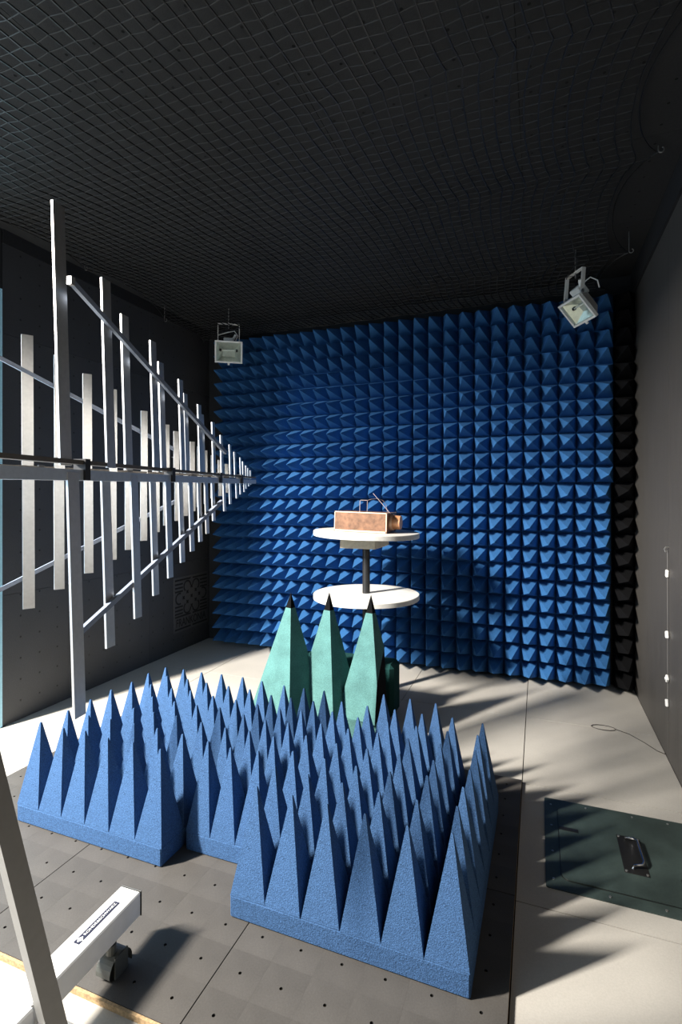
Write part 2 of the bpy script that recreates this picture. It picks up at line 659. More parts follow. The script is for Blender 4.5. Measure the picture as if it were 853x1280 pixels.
PW = 0.1016
X0W, ZJ2 = -2.3245, CAMZ + 0.0812
YBASE = 3.477
PH = 0.19
col_groups = [(0, 6, 'far left edge'), (6, 6, 'second column from the left'), (12, 3, 'narrow middle column'),
              (15, 6, 'second column from the right'), (21, 6, 'far right edge')]
row_groups = [('top row', 12, 5, -0.002, 0.0, 0.0), ('second row down', 6, 6, -0.012, -0.006, 0.0), ('third row down', 0, 6, -0.004, -0.024, -0.012),
              ('bottom row', -6, 6, 0.004, 0.0, -0.016)]
# each row: name, height in pyramids above the second joint of its top, rows, droop at bottom row, droop at top row, sideways shift
for rname, ztop, nr, d_low, d_high, xs in row_groups:
    if rname == 'top row':
        zb = ZJ2 + 6 * PW
    else:
        zb = ZJ2 + (ztop - 6) * PW
    nrows = nr
    pm = [pyramid_mesh('pyramid', PW, PH, M['foam_wall'], 'y', d_low + (d_high - d_low) * q / max(1, nrows - 1)) for q in range(nrows)]
    for c0, nc, cname in col_groups:
        xa = X0W + c0 * PW + xs
        yb = YBASE + random.uniform(-0.004, 0.004)
        if rname == 'bottom row':
            cn = cname.replace('edge', 'corner')
        else:
            cn = cname
        p = thing('foam_absorber', 'blue pyramid foam panel on the back wall, %s, %s' % (rname, cn), 'foam panel',
                  (xa + nc * PW / 2, yb, zb), 0, 'foam panels covering the back wall')
        b = MB()
        b.bbox(-nc * PW / 2 + 0.001, 0, 0.001, nc * PW / 2 - 0.001, YB - yb - 0.001, nrows * PW - 0.001, 0.003)
        b.build('base', M['foam_wall'], p)
        for i in range(nc):
            for j in range(nrows):
                o = link('pyramid', pm[j], p, (-nc * PW / 2 + (i + .5) * PW, 0.0005, (j + .5) * PW))
                o.rotation_euler = (random.gauss(0, 0.012), 0, random.gauss(0, 0.012))

# narrow black pyramid strip in the right-hand corner
p = thing('foam_strip', 'narrow black pyramid foam strip between the blue foam wall and the right wall', 'foam strip',
          (X0W + 27 * PW + 0.056, YBASE, ZJ2 - 12 * PW))
sw = 0.108
b = MB()
b.bbox(-sw / 2 + 0.001, 0, 0, sw / 2 - 0.001, YB - YBASE - 0.001, 23 * PW, 0.003)
b.build('base', M['foam_black'], p)
bp = pyramid_mesh('pyramid', PW, PH, M['foam_black'], 'y', 0.0, dx=-0.004)
for j in range(23):
    o = link('pyramid', bp, p, (0.0, 0.0005, (j + .5) * PW))
    o.scale = (sw / PW * 0.99, 1, 1)


def floor_panel(label, x, y, nx, ny, px, py, base_h, H, rz=0.0, half=None):
    """block of foam pyramids standing on the floor; x, y = first (front left) tip"""
    p = thing('foam_absorber', label, 'foam panel', (x, y, 0.0), rz, 'blue pyramid foam panels on the floor')
    b = MB()
    b.bbox(-px / 2, -py / 2, 0.0005, px * (nx - .5), py * (ny - .5), base_h, 0.004)
    b.build('base', M['foam_blue'], p)
    me = pyramid_mesh('pyramid', px, H - base_h, M['foam_blue'], 'z', tip=0.055)
    for v in me.vertices:
        v.co.y *= py / px
    for i in range(nx):
        for j in range(ny):
            o = link('pyramid', me, p, (i * px, j * py, base_h - 0.0005))
            o.rotation_euler = (random.gauss(0, 0.010), random.gauss(0, 0.010), random.gauss(0, 0.012))
            o.scale = (1, 1, 1 + random.gauss(0, 0.008))
    return p


floor_panel('left-hand block of blue foam pyramids on the floor, below the antenna', -1.656, 1.343, 6, 7, 0.1050, 0.1080, 0.060, 0.332, R(-0.6))
floor_panel('narrow block of blue foam pyramids set back between two wider blocks', -1.016, 1.432, 3, 6, 0.0922, 0.1085, 0.060, 0.332)
floor_panel('nearest right-hand block of blue foam pyramids, beside the floor hatch', -0.727, 1.254, 6, 7, 0.1062, 0.1078, 0.060, 0.332, R(-0.6))
floor_panel('single row of three blue foam pyramids behind the nearest block', -0.585, 2.025, 3, 1, 0.104, 0.106, 0.060, 0.332)

# ------------------------------------------------------------------ tall teal absorbers
tz = thing('cone_absorber', 'tall teal foam block of three black-tipped pyramids in front of the turntable', 'foam block', (0, 0, 0))
tips = [cw(-0.249, 2.577), cw(-0.058, 2.577), cw(0.146, 2.514)]
TOP, BASEH = 0.66, 0.09
mid = (tips[0] + tips[2]) / 2
ang = math.atan2(tips[2].y - tips[0].y, tips[2].x - tips[0].x)
XCUT = -0.700
b = MB()
m4 = Matrix.Translation((mid.x, mid.y, 0)) @ Matrix.Rotation(ang, 4, 'Z')
b.box(-0.32, -0.105, 0.0005, 0.27, 0.10, BASEH, 0, m4)
b.build('base', M['foam_teal'], tz)
for n_, tp in enumerate(tips):
    rot = Matrix.Rotation(R((-21, -17, -14)[n_]), 4, 'Z')
    slope = (0.244, 0.220, 0.209)[n_]
    drop = TOP - BASEH
    a = slope * drop

    def ring(z):
        q = slope * (TOP - z)
        return [tuple(Vector((tp.x, tp.y, z)) + rot @ Vector((sx * q, sy * q, 0))) for sx, sy in ((-1, -1), (1, -1), (1, .66), (-1, .66))]
    ztip = TOP - (0.088 if n_ != 0 else 0.076)
    bm = bmesh.new()
    lo = [bm.verts.new(q) for q in ring(BASEH)]
    hi = [bm.verts.new(q) for q in ring(ztip)]
    bm.faces.new(lo[::-1])
    bm.faces.new(hi)
    for k in range(4):
        bm.faces.new((lo[k], lo[(k + 1) % 4], hi[(k + 1) % 4], hi[k]))
    if n_ == 2:
        g = bmesh.ops.bisect_plane(bm, geom=bm.verts[:] + bm.edges[:] + bm.faces[:], plane_co=(XCUT, 0, 0), plane_no=(1, 0, 0), clear_outer=True)
        ed = [e for e in g['geom_cut'] if isinstance(e, bmesh.types.BMEdge)]
        fl = bmesh.ops.holes_fill(bm, edges=ed, sides=0)
        for f in fl['faces']:
            f.material_index = 1
    bmesh.ops.recalc_face_normals(bm, faces=bm.faces[:])
    me = bpy.data.meshes.new('pyramid')
    bm.to_mesh(me)
    bm.free()
    me.materials.append(M['foam_teal'])
    me.materials.append(M['foam_black'])
    pyr = link('pyramid', me, tz)
    b = MB()
    b.add(ring(ztip + 0.0005) + [(tp.x, tp.y, TOP)], [(0, 3, 2, 1), (0, 1, 4), (1, 2, 4), (2, 3, 4), (3, 0, 4)])
    t_ = b.build('tip', M['foam_black'], pyr)
    t_['label'] = 'black pointed tip'

# dark foam box between the teal pyramids and the turntable
b = MB()
b.bbox(-1.22, 2.585, FL + 0.0005, -0.70, 2.735, 0.262, 0.02)
tag(b.build('foam_box', M['foam_dark_teal']), 'low dark green foam box behind the three teal pyramids', 'foam box')

# ------------------------------------------------------------------ turntable with two discs
TX, TY = cw(0.0487 * 3.0, 3.0).x, cw(0.0487 * 3.0, 3.0).y
tt = thing('turntable', 'black post carrying two round white boards in front of the blue foam wall', 'table', (TX, TY, FL))


def disc(name, r, z0, z1, tilt, parent, m):
    b = MB()
    n = 72
    prof = [(r - 0.002, z0), (r, z0 + 0.002), (r, z1 - 0.003), (r - 0.003, z1)]
    v = [(rr * math.cos(2 * math.pi * k / n), rr * math.sin(2 * math.pi * k / n), zz) for rr, zz in prof for k in range(n)]
    f = []
    for q in range(3):
        for k in range(n):
            j = (k + 1) % n
            f.append((q * n + k, q * n + j, (q + 1) * n + j, (q + 1) * n + k))
    f.append(tuple(range(n))[::-1])
    f.append(tuple(3 * n + k for k in range(n)))
    zc = (z0 + z1) / 2
    b.add(v, f, 0, Matrix.Translation((0, 0, zc)) @ Matrix.Rotation(tilt, 4, 'Y') @ Matrix.Translation((0, 0, -zc)))
    o = b.build(name, m, parent, smooth=True)
    return o


z_ = -FL
disc('lower_board', 0.306, 0.548 + z_, 0.576 + z_, 0.0, tt, M['disc_white'])
disc('upper_board', 0.306, 0.906 + z_, 0.934 + z_, R(1.6), tt, M['disc_white'])
disc('flange', 0.12, 0.535 + z_, 0.547 + z_, 0.0, tt, M['post_black'])
b = MB()
b.cyl((0, 0, 0.012), (0, 0, 0.86 + z_), 0.022, n=20)
b.build('post', M['post_black'], tt, smooth=True)
b = MB()
b.cyl((0, 0, 0.0), (0, 0, 0.012), 0.11, n=28)
b.build('foot_plate', M['post_black'], tt, smooth=True)
b = MB()
b.bbox(-0.105, -0.15, 0.846 + z_, 0.10, 0.13, 0.9045 + z_, 0.002)
b.build('support_block', M['wood'], tt)

# copper coloured box with knob and wires on the upper board
cbx = thing('copper_box', 'small mottled copper box with a round knob, on the upper white board', 'box', (TX, TY, 0.9350), R(0))
cbx.rotation_euler = (0, R(1.6), 0)
BXL, BXR, BYF, BYB, BH = -0.158, 0.150, -0.105, 0.095, 0.112
b = MB()
b.bbox(BXL, BYF, 0.0015, BXR, BYB, BH, 0.002)
b.build('body', M['copper'], cbx)
b = MB()
e = 0.004
for (x0, x1, z0, z1) in ((BXL, BXR, BH - e, BH + 0.0012), (BXL, BXR, 0.0015, 0.010), (BXL, BXL + e, 0.0015, BH), (BXR - e, BXR + 0.0012, 0.002, BH)):
    b.box(x0, BYF - 0.0016, z0, x1, BYF + 0.001, z1)
b.box(BXR - 0.001, BYF, BH - 0.003, BXR + 0.0015, BYB, BH + 0.001)
b.build('edge_strip', M['copper_edge'], cbx)
b = MB()
b.cyl((BXR - 0.002, -0.005, 0.058), (BXR + 0.014, -0.005, 0.058), 0.046, n=32)
b.build('knob_ring', M['copper_edge'], cbx, smooth=True)
b = MB()
b.cyl((BXR + 0.013, -0.005, 0.058), (BXR + 0.056, -0.005, 0.058), 0.041, 0.039, n=32)
b.build('knob', M['copper_knob'], cbx, smooth=True)
b = MB()
b.tube([(-0.022, -0.06, BH - 0.002), (-0.022, -0.06, BH + 0.064), (-0.018, -0.06, BH + 0.067), (0.018, -0.06, BH + 0.067), (0.022, -0.06, BH + 0.064), (0.022, -0.06, BH - 0.002)], 0.0016, 6)
b.build('wire_handle', M['wire_copper'], cbx)
b = MB()
b.tube([(0.018, -0.055, BH + 0.066), (0.04, -0.045, BH + 0.074), (0.07, -0.02, BH + 0.078), (0.095, 0.0, BH + 0.068), (0.112, 0.01, BH + 0.046), (0.12, 0.015, BH - 0.002)], 0.0012, 6)
b.build('wire_loop', M['wire_copper'], cbx)
b = MB()
b.tube([(0.155, -0.03, BH - 0.02), (0.152, -0.03, BH - 0.006), (0.045, -0.03, BH + 0.108)], 0.0016, 6)
b.build('rod', M['wire_copper'], cbx)


# ------------------------------------------------------------------ floodlights
def floodlight(label, loc, fwd, tilt, rod):
    """loc = centre of the front frame; fwd = horizontal facing; tilt = downward tilt"""
    rz = math.atan2(fwd[1], fwd[0]) + math.pi / 2
    t = thing('floodlight', label, 'floodlight', loc, rz, 'floodlights under the ceiling')
    W, H = 0.096, 0.076
    hd = Matrix.Rotation(tilt, 4, 'X')
    b = MB()
    # hollow reflector housing behind the frame
    f0 = [(-W + .004, 0.0, -H + .004), (W - .004, 0.0, -H + .004), (W - .004, 0.0, H - .004), (-W + .004, 0.0, H - .004)]
    f1 = [(-W * .62, 0.062, -H * .55), (W * .62, 0.062, -H * .55), (W * .62, 0.062, H * .55), (-W * .62, 0.062, H * .55)]
    q = [(0, 1, 5, 4), (1, 2, 6, 5), (2, 3, 7, 6), (3, 0, 4, 7), (4, 5, 6, 7)]
    b.add(f0 + f1, q, 0, hd)
    hs = b.build('housing', M['lamp_white'], t)
    b = MB()
    g0 = [(x * .93, 0.001, z * .93) for x, _, z in f0]
    g1 = [(x * .70, 0.05, z * .62 - 0.006) for x, _, z in f1]
    b.add(g0 + g1, q, 0, hd)
    b.build('reflector', M['reflector'], hs)
    b = MB()
    b.cyl((-0.052, 0.026, 0.012), (0.052, 0.026, 0.012), 0.0045, n=10, mtx=hd)
    b.build('halogen_tube', M['white_clip'], hs)
    b = MB()
    for s in (-1, 1):
        b.cyl((s * 0.050, 0.03, 0.012), (s * 0.064, 0.03, 0.012), 0.010, n=10, mtx=hd)
    b.build('lamp_holder', M['clamp'], hs)
    b = MB()
    fw = 0.012
    for (x0, x1, z0, z1) in ((-W, W, H - fw, H), (-W, W, -H, -H + fw), (-W, -W + fw, -H + fw, H - fw), (W - fw, W, -H + fw, H - fw)):
        b.bbox(x0, -0.016, z0, x1, 0.006, z1, 0.002, 0, hd)
    b.build('frame', M['lamp_white'], t)
    b = MB()
    b.box(-W + fw, -0.008, -H + fw, W - fw, -0.006, H - fw, 0, hd)
    b.build('glass', M['glass'], t)
    b = MB()
    b.bbox(-0.036, 0.045, H * .5, 0.036, 0.10, H * .5 + 0.062, 0.006, 0, hd)
    b.build('junction_box', M['lamp_white'], t)
    b = MB()
    b.cyl((0.03, 0.072, H * .5 + 0.05), (0.05, 0.08, H * .5 + 0.085), 0.009, n=10, mtx=hd)
    b.build('cable_gland', M['lamp_white'], t)
    b = MB()
    b.cyl((0, -0.004, -H), (0, -0.004, -H - 0.014), 0.009, 0.007, n=12, mtx=hd)
    b.build('latch', M['lamp_white'], t)
    # U bracket
    bw, bt = 0.074, 0.004
    top = 0.20
    piv = hd @ Vector((0, 0.03, H - 0.002))
    b = MB()
    for s in (-1, 1):
        b.bar((s * bw, piv.y, piv.z - 0.01), (s * bw, piv.y * 0.6, top), (0, 1, 0), 0.022, bt)
    b.bar((-bw, piv.y * 0.6, top), (bw, piv.y * 0.6, top), (0, 1, 0), 0.022, bt)
    br = b.build('bracket', M['lamp_white'], t)
    b = MB()
    for s in (-1, 1):
        b.cyl((s * (bw - 0.006), piv.y, piv.z), (s * (bw + 0.008), piv.y, piv.z), 0.009, n=10)
    b.build('pivot_screw', M['screw'], br)
    b = MB()
    b.cyl((0, piv.y * 0.6, top - 0.03), (0, piv.y * 0.6, top + rod), 0.0035, n=8)
    b.build('bolt', M['screw'], br)
    b = MB()
    pts = [(0.05 * 1, 0.09, 0.11), (0.065, 0.07, 0.14), (0.04, 0.045, 0.165), (0.0, 0.03, 0.15), (-0.05, 0.02, 0.13), (-0.072, 0.015, 0.12)]
    b.tube(pts, 0.0035, 6)
    b.build('cord', M['lamp_white'], t)
    return t


cz = ZC
lp = (-2.057, 3.15, 2.16)
floodlight('white floodlight facing forward in the left corner under the ceiling', lp, (0.547, -0.837), R(14), ZC - lp[2] - 0.20)
rp = (0.20, 3.08, 2.145)
floodlight('white floodlight turned sideways and tilted down in the right corner', rp, (-0.865, -0.50), R(42), ZC - rp[2] - 0.20)

# ------------------------------------------------------------------ log-periodic antenna
ant = thing('log_periodic_antenna', 'twin aluminium antenna of many upright bars narrowing to a tip, on the left', 'antenna', cw(-0.345, 2.2, 1.20))
AO = Vector(ant.location)
ZBOOM = 1.197
arrays = {
    'front': dict(dir=(-0.27, -1.05), zb=(1.182, 1.206),
                  u=[86, 135, 164, 193, 207, 227, 236, 250, 256, 267, 279, 288, 295, 301, 305, 308, 311, 313.5],
                  up=[254, 350, 394, 427, 453, 475, 492, 506, 518, 528, 544, 556, 565, 572, 577, 582, 585, 588],
                  lo=[895, 809, 772, 744, 722, 703, 689, 677, 667, 651, 639, 630, 623, 618, 615, 611, 608, 606],
                  lean=0.029,
                  struts=[((84, 352), (279, 566)), ((92, 793), (274, 627))]),
    'rear': dict(dir=(-0.69, -0.50), zb=(1.205, 1.212),
                 u=[-60, -10, 35, 74, 110, 141, 160, 180, 195, 208, 221, 232, 241, 249, 257, 266, 275, 283],
                 up=[372, 392, 418, 445, 467, 487, 501, 514, 523, 531, 539, 547, 552, 558, 563, 569, 575, 580],
                 lo=[806, 783, 760, 737, 716, 700, 687, 676, 665, 657, 651, 645, 639, 634, 630, 623, 620, 616],
                 lean=0.004,
                 struts=[((-60, 415), (224, 564)), ((-60, 768), (232, 621))]),
}
for nm, A in arrays.items():
    dr, dd = A['dir']

    def at(u):
        t = (u - 426.5) / FPX
        s = (-0.345 - 2.2 * t) / (-dr + dd * t)
        return s, -0.345 + dr * s, 2.2 + dd * s

    far = cw(dr, dd).normalized()
    side = Vector((0, 0, 1)).cross(far)
    send = 1.30 if nm == 'front' else 1.45
    p_tip = cw(-0.345 - dr * 0.06 + 0, 2.2 - dd * 0.06, 0) if False else cw(-0.345, 2.2, 0)
    p_end = cw(-0.345 + dr * send, 2.2 + dd * send, 0)
    zt = 1.205
    ze = ZBOOM if nm == 'front' else 1.222
    slope_z = (ze - zt) / send
    lat = 0.0
    for k, (off, hh) in enumerate(((0.0165, 0.011), (-0.0135, 0.028))):
        b = MB()
        s0 = 0.05
        v = []
        for s, scale in ((s0, 0.55), (send, 1.0)):
            c = cw(-0.345 + dr * s, 2.2 + dd * s, zt + slope_z * s + off * (0.55 + 0.45 * s)) - AO
            w_ = 0.024 * scale
            h_ = hh * scale
            for a_, z__ in ((-1, -1), (1, -1), (1, 1), (-1, 1)):
                v.append(c + side * (a_ * w_ / 2) + Vector((0, 0, z__ * h_ / 2)))
        b.add(v, [(3, 2, 1, 0), (4, 5, 6, 7), (0, 1, 5, 4), (1, 2, 6, 5), (2, 3, 7, 6), (3, 0, 4, 7)])
        b.build('boom', M['boom_metal'] if k else M['boom_shade'], ant)
    # clamps joining the two boom tubes
    for s in (0.18, 0.34, 0.62, 0.95):
        c = cw(-0.345 + dr * s, 2.2 + dd * s, zt + slope_z * s) - AO
        b = MB()
        hgt = 0.05 * (0.6 + 0.4 * s)
        b.bar(c - Vector((0, 0, hgt / 2)), c + Vector((0, 0, hgt / 2)), far, 0.016, 0.034 * (0.6 + 0.4 * s))
        b.build('clamp', M['clamp'], ant)
    for i, u in enumerate(A['u']):
        s, r_, d_ = at(u)
        zb = zt + slope_z * s
        base = cw(r_, d_, zb)
        lu = CAMZ + (HORIZON - A['up'][i]) / FPX * d_ - zb
        ll = zb - (CAMZ + (HORIZON - A['lo'][i]) / FPX * d_)
        wd = 0.034 * (0.28 + 0.72 * min(1.1, s))
        th = (0.0060 if nm == 'front' else 0.0085) * (0.45 + 0.55 * min(1.0, s))
        lean_v = cw(-1, 0) * A['lean']
        alt = 1 if i % 2 else -1
        boff = side * (alt * 0.0095 * min(1.0, s))
        for sg, ln, zo in ((1, lu, 0.008), (-1, ll, -0.008)):
            if ln < 0.012:
                ln = 0.012
            b = MB()
            p0 = base + Vector((0, 0, sg * 0.008 * min(1, 0.4 + s))) - AO + boff * sg
            p1 = base + Vector((0, 0, sg * ln)) + lean_v * (sg * ln) - AO + boff * sg
            b.bar(p0, p1, far, wd, th)
            b.build('element', M['alu'], ant)
    for (ua, va), (ub, vb) in A['struts']:
        sa, ra, da = at(ua)
        sb, rb, db = at(ub)
        pa = cw(ra, da, CAMZ + (HORIZON - va) / FPX * da)
        pb = cw(rb, db, CAMZ + (HORIZON - vb) / FPX * db)
        lean_a = cw(-1, 0) * A['lean'] * (pa.z - zt)
        off = side * (0.010 if nm == 'front' else -0.010)
        b = MB()
        b.bar(pa + off + lean_a * 0 - AO, pb + off - AO, Vector((0, 0, 1)), 0.013, 0.010)
        b.build('strut', M['strut'], ant)
        b = MB()
        c = pa + off - AO
        b.bar(c - Vector((0, 0, 0.009)), c + Vector((0, 0, 0.009)), far, 0.012, 0.012)
        b.build('strut_bracket', M['alu'], ant)

# ------------------------------------------------------------------ antenna stand
st = thing('antenna_stand', 'white castored stand with a leaning grey mast in the near left corner', 'stand', (-0.945, 0.86, FL))
SO = Vector(st.location)


def rel(x, y, z):
    return Vector((x, y, z)) - SO


ZT, ZBm = 0.135, 0.075
b = MB()
a0, a1 = Vector((-0.9645, 0.736, 0)), Vector((-0.974, 1.045, 0))
dirv = (a1 - a0).normalized()
perp = Vector((dirv.y, -dirv.x, 0))
bw = 0.031
beam_m = Matrix(((perp.x, dirv.x, 0, a0.x - SO.x), (perp.y, dirv.y, 0, a0.y - SO.y), (0, 0, 1, -SO.z), (0, 0, 0, 1)))
LB = (a1 - a0).length
b.bbox(-bw, 0, ZBm, bw, LB, ZT, 0.003, 0, beam_m)
arm = b.build('base_arm', M['white_paint'], st)
b = MB()
b.bbox(-bw - 0.001, LB, ZBm - 0.002, bw + 0.001, LB + 0.003, ZT + 0.001, 0.001, 0, beam_m)
b.build('end_cap', M['rubber'], arm)
b = MB()
b.bbox(-1.70 - SO.x, 0.672 - SO.y, ZBm - SO.z, -0.925 - SO.x, 0.735 - SO.y, ZT - SO.z, 0.003)
b.build('base_arm', M['white_paint'], st)
# mast
b = MB()
b.bar(rel(-0.855, 0.728, 0.10), rel(-0.987, 0.566, 1.16), cw(0.83, -0.56), 0.034, 0.034)
b.build('mast', M['mast'], st)
b = MB()
b.bbox(-0.925 - SO.x, 0.675 - SO.y, 0.072 - SO.z, -0.83 - SO.x, 0.765 - SO.y, 0.102 - SO.z, 0.003)
b.build('mast_foot', M['alu'], st)
# castors
for (cx_, cy_, cap) in ((-0.950, 0.965, True), (-1.62, 0.70, False)):
    c = rel(cx_, cy_, FL)
    b = MB()
    b.cyl(c + Vector((-0.014, 0, 0.030)), c + Vector((0.014, 0, 0.030)), 0.030, n=24)
    wh = b.build('castor', M['rubber'], st, smooth=True)
    b = MB()
    b.cyl(c + Vector((-0.019, 0, 0.030)), c + Vector((0.019, 0, 0.030)), 0.014, n=16)
    b.build('hub', M['castor'], wh, smooth=True)
    b = MB()
    # curved fork hood over the wheel
    n = 14
    v, f = [], []
    for k in range(n + 1):
        t = R(-15) + (R(200)) * k / n
        for x_ in (-0.021, 0.021):
            v.append(c + Vector((x_, 0.036 * math.cos(t), 0.031 + 0.037 * math.sin(t))))
    for k in range(n):
        f.append((2 * k, 2 * k + 1, 2 * k + 3, 2 * k + 2))
    b.add(v, f)
    for s in (-1, 1):
        b.box(c.x + s * 0.021 - 0.002, c.y - 0.02, c.z + 0.016, c.x + s * 0.021 + 0.002, c.y + 0.02, c.z + 0.066)
    b.cyl(c + Vector((0, -0.01, 0.066)), c + Vector((0, -0.01, ZBm - FL)), 0.012, n=12)
    b.build('fork', M['castor'], wh)

# brand plate on the base arm
def text_mesh(s, size, spacing=1.0, bold=0.0):
    cu = bpy.data.curves.new('text', 'FONT')
    cu.body = s
    cu.size = size
    cu.space_character = spacing
    cu.offset = bold
    cu.align_x = 'LEFT'
    cu.extrude = 0.0003
    o = bpy.data.objects.new('tmp', cu)
    COL.objects.link(o)
    bpy.context.view_layer.update()
    dg = bpy.context.evaluated_depsgraph_get()
    me = bpy.data.meshes.new_from_object(o.evaluated_get(dg))
    bpy.data.objects.remove(o)
    bpy.data.curves.remove(cu)
    xs = [v.co.x for v in me.vertices]
    return me, min(xs), max(xs)


y0, y1 = 0.136, 0.262           # along the arm
hw = 0.0085
ZP = ZT + 0.0006
b = MB()
b.box(-hw, y0, ZT - 0.0005, hw, y1, ZP, 0, beam_m)
plate = b.build('name_plate', M['label_dark'], arm)
plate['label'] = 'dark blue maker plate with white lettering'
b = MB()
# white diamond emblem: a ring of four lozenges round a small one
ec = y0 + 0.0115
for ox, oy, rr in ((0, 0, 0.0028), (0, .0055, .0028), (0, -.0055, .0028), (.0055, 0, .0028), (-.0055, 0, .0028), (.0028, .0028, .0022), (-.0028, .0028, .0022), (.0028, -.0028, .0022), (-.0028, -.0028, .0022)):
    b.add([(ox + rr, ec + oy, ZP + 0.0003), (ox, ec + oy + rr, ZP + 0.0003), (ox - rr, ec + oy, ZP + 0.0003), (ox, ec + oy - rr, ZP + 0.0003)], [(0, 1, 2, 3)], 0, beam_m)
pf = b.build('plate_print', M['label_white'], arm)
me, x0, x1 = text_mesh('ROHDE&SCHWARZ', 0.0135, 1.0, 0.0)
me.materials.clear()
me.materials.append(M['label_white'])
wid = (y1 - 0.005) - (y0 + 0.024)
sc_ = wid / (x1 - x0)
lt = link('lettering', me, arm)
tm = beam_m @ Matrix.Translation((0.0033, y0 + 0.024 - x0 * sc_, ZP + 0.0004)) @ Matrix.Rotation(R(90), 4, 'Z') @ Matrix.Diagonal((sc_, 0.72, 1.0, 1))
me.transform(tm)

# ------------------------------------------------------------------ floor hatch
h = thing('floor_hatch', 'square dark green metal hatch with a recessed handle in the pale floor', 'hatch', (0.262, 1.882, FL))


def plate_rounded(x0, y0, x1, y1, z0, z1, r, n=5):
    b = MB()
    pts = []
    for cx_, cy_, a0_ in ((x1 - r, y0 + r, -90), (x1 - r, y1 - r, 0), (x0 + r, y1 - r, 90), (x0 + r, y0 + r, 180)):
        for k in range(n + 1):
            t = R(a0_ + 90 * k / n)
            pts.append((cx_ + r * math.cos(t), cy_ + r * math.sin(t)))
    N = len(pts)
    v = [(x, y, z0) for x, y in pts] + [(x, y, z1) for x, y in pts]
    f = [(k, (k + 1) % N, N + (k + 1) % N, N + k) for k in range(N)] + [tuple(range(N))[::-1], tuple(N + k for k in range(N))]
    b.add(v, f)
    return b


plate_rounded(-0.242, -0.242, 0.242, 0.242, 0.0005, 0.003, 0.008).build('rim', M['hatch'], h)
b = plate_rounded(-0.200, -0.198, 0.200, 0.194, 0.003, 0.0036, 0.028)
b.build('gap', M['hatch_black'], h)
lid = plate_rounded(-0.197, -0.195, 0.197, 0.191, 0.0034, 0.006, 0.026).build('lid', M['hatch'], h)
b = MB()
b.bbox(-0.017, -0.100, 0.0055, 0.052, 0.088, 0.0075, 0.001)
b.build('handle_plate', M['hatch_black'], lid)
b = MB()
b.tube([(0.006, 0.070, 0.007), (0.008, 0.066, 0.016), (0.030, 0.062, 0.020), (0.040, 0.050, 0.021), (0.042, -0.055, 0.021), (0.036, -0.068, 0.020), (0.012, -0.074, 0.016), (0.008, -0.076, 0.007)], 0.0042, 8)
hd_ = b.build('handle', M['chrome'], lid, smooth=True)
hd_['label'] = 'chrome bar handle'
b = MB()
for x, y in ((-0.011, 0.080), (0.046, 0.080), (-0.011, -0.092), (0.046, -0.092)):
    b.cyl((x, y, 0.007), (x, y, 0.0088), 0.004, n=8)
b.build('handle_screws', M['screw'], lid)['kind'] = 'stuff'
for x0_, x1_, y in ((-0.197, -0.135, 0.060), (0.135, 0.197, -0.085)):
    b = MB()
    b.bbox(x0_, y - 0.010, 0.0056, x1_, y + 0.010, 0.0066, 0.0004)
    b.build('latch_slot', M['hatch_black'], lid)
for x, y in [(-0.22, -0.2), (-0.22, -0.07), (-0.22, 0.07), (-0.22, 0.2), (0.22, 0.2), (0.22, 0.0), (-0.1, 0.22), (0.05, 0.22), (0.16, 0.22), (-0.07, -0.22), (0.07, -0.22), (0.18, -0.22)]:
    b = MB()
    b.cyl((x, y, 0.003), (x, y, 0.0044), 0.0038, n=8)
    b.build('screw', M['screw'], h)

# ------------------------------------------------------------------ vent grille with emblem, left wall
vg = thing('vent_grille', 'square dark cut-out emblem vent low on the left wall beside the blue foam', 'vent', (XL, 3.312, 0.13))
VS = 0.39
b = MB()
b.bbox(0.0003, -VS / 2 - 0.012, -0.004, 0.004, VS / 2 + 0.012, 0.404, 0.001)
b.build('plate', M['vent_plate'], vg)


def slot_bar(b, y0, y1, z0, z1):
    b = MB()
    b.box(0.0038, y0, z0, 0.0052, y1, z1)
    b.build('slot', M['hole'], vg)


w2 = VS / 2
for z in (0.375, 0.105, 0.012):
    slot_bar(b, -w2, -0.012, z, z + 0.012)
    slot_bar(b, 0.012, w2, z, z + 0.012)
for k, z in enumerate((0.345, 0.318, 0.291, 0.178, 0.151, 0.126)):
    slot_bar(b, -w2, -0.105, z, z + 0.012)
    slot_bar(b, 0.105, w2, z, z + 0.012)
# circle emblem: arcs and small crosses
b = MB()


def arc(cy_, cz_, r, a0_, a1_, wd):
    n = 14
    v, f = [], []
    for k in range(n + 1):
        t = R(a0_ + (a1_ - a0_) * k / n)
        for rr in (r - wd / 2, r + wd / 2):
            v.append((0.0046, cy_ + rr * math.cos(t), cz_ + rr * math.sin(t)))
    for k in range(n):
        f.append((2 * k, 2 * k + 2, 2 * k + 3, 2 * k + 1))
    b.add(v, f)


ec_z = 0.243
for cy_, cz_, mid_a in ((-0.052, ec_z + 0.082, 120), (0.052, ec_z + 0.082, 60), (-0.145, ec_z, 180), (0.145, ec_z, 0), (-0.052, ec_z - 0.082, 240), (0.052, ec_z - 0.082, 300)):
    arc(cy_, cz_, 0.040, mid_a - 115, mid_a + 115, 0.013)
for cy_, cz_ in ((0, 0.075), (-0.05, 0.038), (0.05, 0.038), (-0.095, 0.0), (0.0, 0.0), (0.095, 0.0), (-0.05, -0.038), (0.05, -0.038), (0, -0.075)):
    for a_ in (45, 135):
        m_ = Matrix.Translation((0.0045, cy_, ec_z + cz_)) @ Matrix.Rotation(R(a_), 4, 'X')
        b.box(-0.0006, -0.015, -0.005, 0.0006, 0.015, 0.005, 0, m_)
b.build('emblem', M['hole'], vg)['kind'] = 'stuff'
me, x0, x1 = text_mesh('FRANKONIA', 0.072, 1.0, 0.001)
me.materials.clear()
me.materials.append(M['hole'])
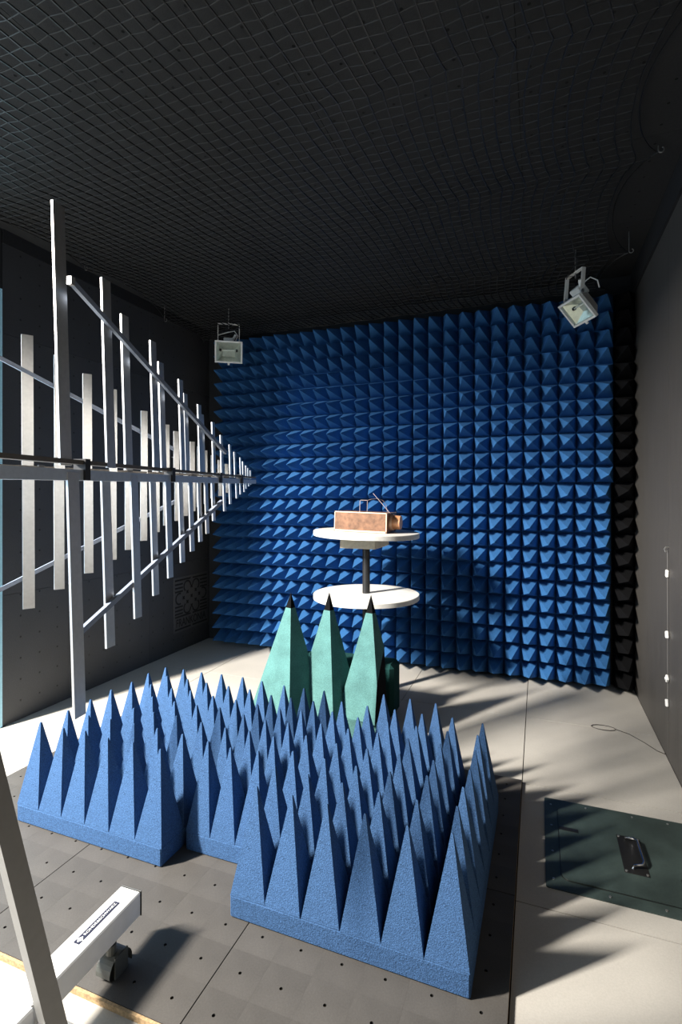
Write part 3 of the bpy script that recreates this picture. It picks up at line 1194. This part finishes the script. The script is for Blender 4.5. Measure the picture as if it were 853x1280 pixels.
sc_ = (VS - 0.03) / (x1 - x0)
me.transform(Matrix(((0, 0, 1, 0.0045), (sc_, 0, 0, -w2 + 0.015 - x0 * sc_), (0, 1.15, 0, 0.036), (0, 0, 0, 1))))
link('lettering', me, vg)

# ------------------------------------------------------------------ small things
# pair of J hooks on the left wall
for y, z, lab in ((2.985, 1.36, 'white wire hook high on the left wall, nearer the camera'), (3.085, 1.37, 'white wire hook high on the left wall, nearer the blue foam')):
    b = MB()
    pts = [(XL + 0.001, y, z + 0.05), (XL + 0.012, y, z + 0.052), (XL + 0.018, y, z + 0.04), (XL + 0.018, y, z - 0.05)]
    for q in range(7):
        t = math.pi * q / 6
        pts.append((XL + 0.018, y - 0.011 * (1 - math.cos(t)), z - 0.05 - 0.011 * math.sin(t)))
    b.tube(pts, 0.0038, 6)
    tag(b.build('wall_hook', M['white_clip']), lab, 'hook', 'wire hooks on the left wall')

# string with white clips on the right wall
YS = 2.615
sg = thing('clip_string', 'thin pale string hung from a hook on the right wall beside white clips', 'string', (XR, YS, 0.1))
b = MB()
b.tube([(-0.006, 0, 0.80), (-0.005, 0.002, 0.5), (-0.004, 0.004, 0.15)], 0.0008, 5)
b.build('cord', M['cord_grey'], sg)
b = MB()
b.tube([(0.0, 0, 0.815), (-0.012, 0, 0.815), (-0.018, 0, 0.806), (-0.014, 0, 0.795), (-0.006, 0, 0.797)], 0.0028, 6)
b.build('hook', M['screw'], sg)
clip_z = [(0.80, 0.016, 0.010, 'white clip nearest the top of the string on the right wall'),
          (0.535, 0.014, 0.012, 'forked white clip second from the top of the string'),
          (0.343, 0.013, 0.013, 'square tilted white clip third down the string'),
          (0.235, 0.016, 0.009, 'white clip lowest on the right wall string')]
for k, (z, hh, ww, lab) in enumerate(clip_z):
    b = MB()
    m_ = Matrix.Translation((XR - 0.007, YS + 0.004 * (k % 2), z)) @ Matrix.Rotation(R((12, -15, 42, -18)[k]), 4, 'X')
    b.bbox(-0.006, -ww, -hh, 0.006, ww, hh, 0.003, 0, m_)
    if k == 1:
        b.bbox(-0.009, -ww - 0.006, -hh - 0.004, 0.004, -ww + 0.002, hh * .4, 0.002, 0, m_)
    if k == 2:
        b.bbox(-0.009, -0.005, -0.005, -0.005, 0.005, 0.005, 0.001, 0, m_)
    tag(b.build('wall_clip', M['white_clip']), lab, 'clip', 'white clips on the right wall')

# thin cable lying on the pale floor
b = MB()
pts = []
for q in range(13):
    t = 2 * math.pi * q / 12
    pts.append((0.30 + 0.055 * math.cos(t), 2.865 + 0.030 * math.sin(t), FL + 0.003 + 0.001 * (q > 6)))
pts += [(0.36, 2.86, FL + 0.004), (0.41, 2.83, FL + 0.003), (0.46, 2.76, FL + 0.003), (0.50, 2.69, FL + 0.003), (0.525, 2.67, FL + 0.003), (0.540, 2.69, FL + 0.006), (0.541, 2.70, FL + 0.05)]
b.tube(pts, 0.0018, 5)
tag(b.build('floor_cable', M['cable']), 'thin dark cable looped on the pale floor by the right wall', 'cable')
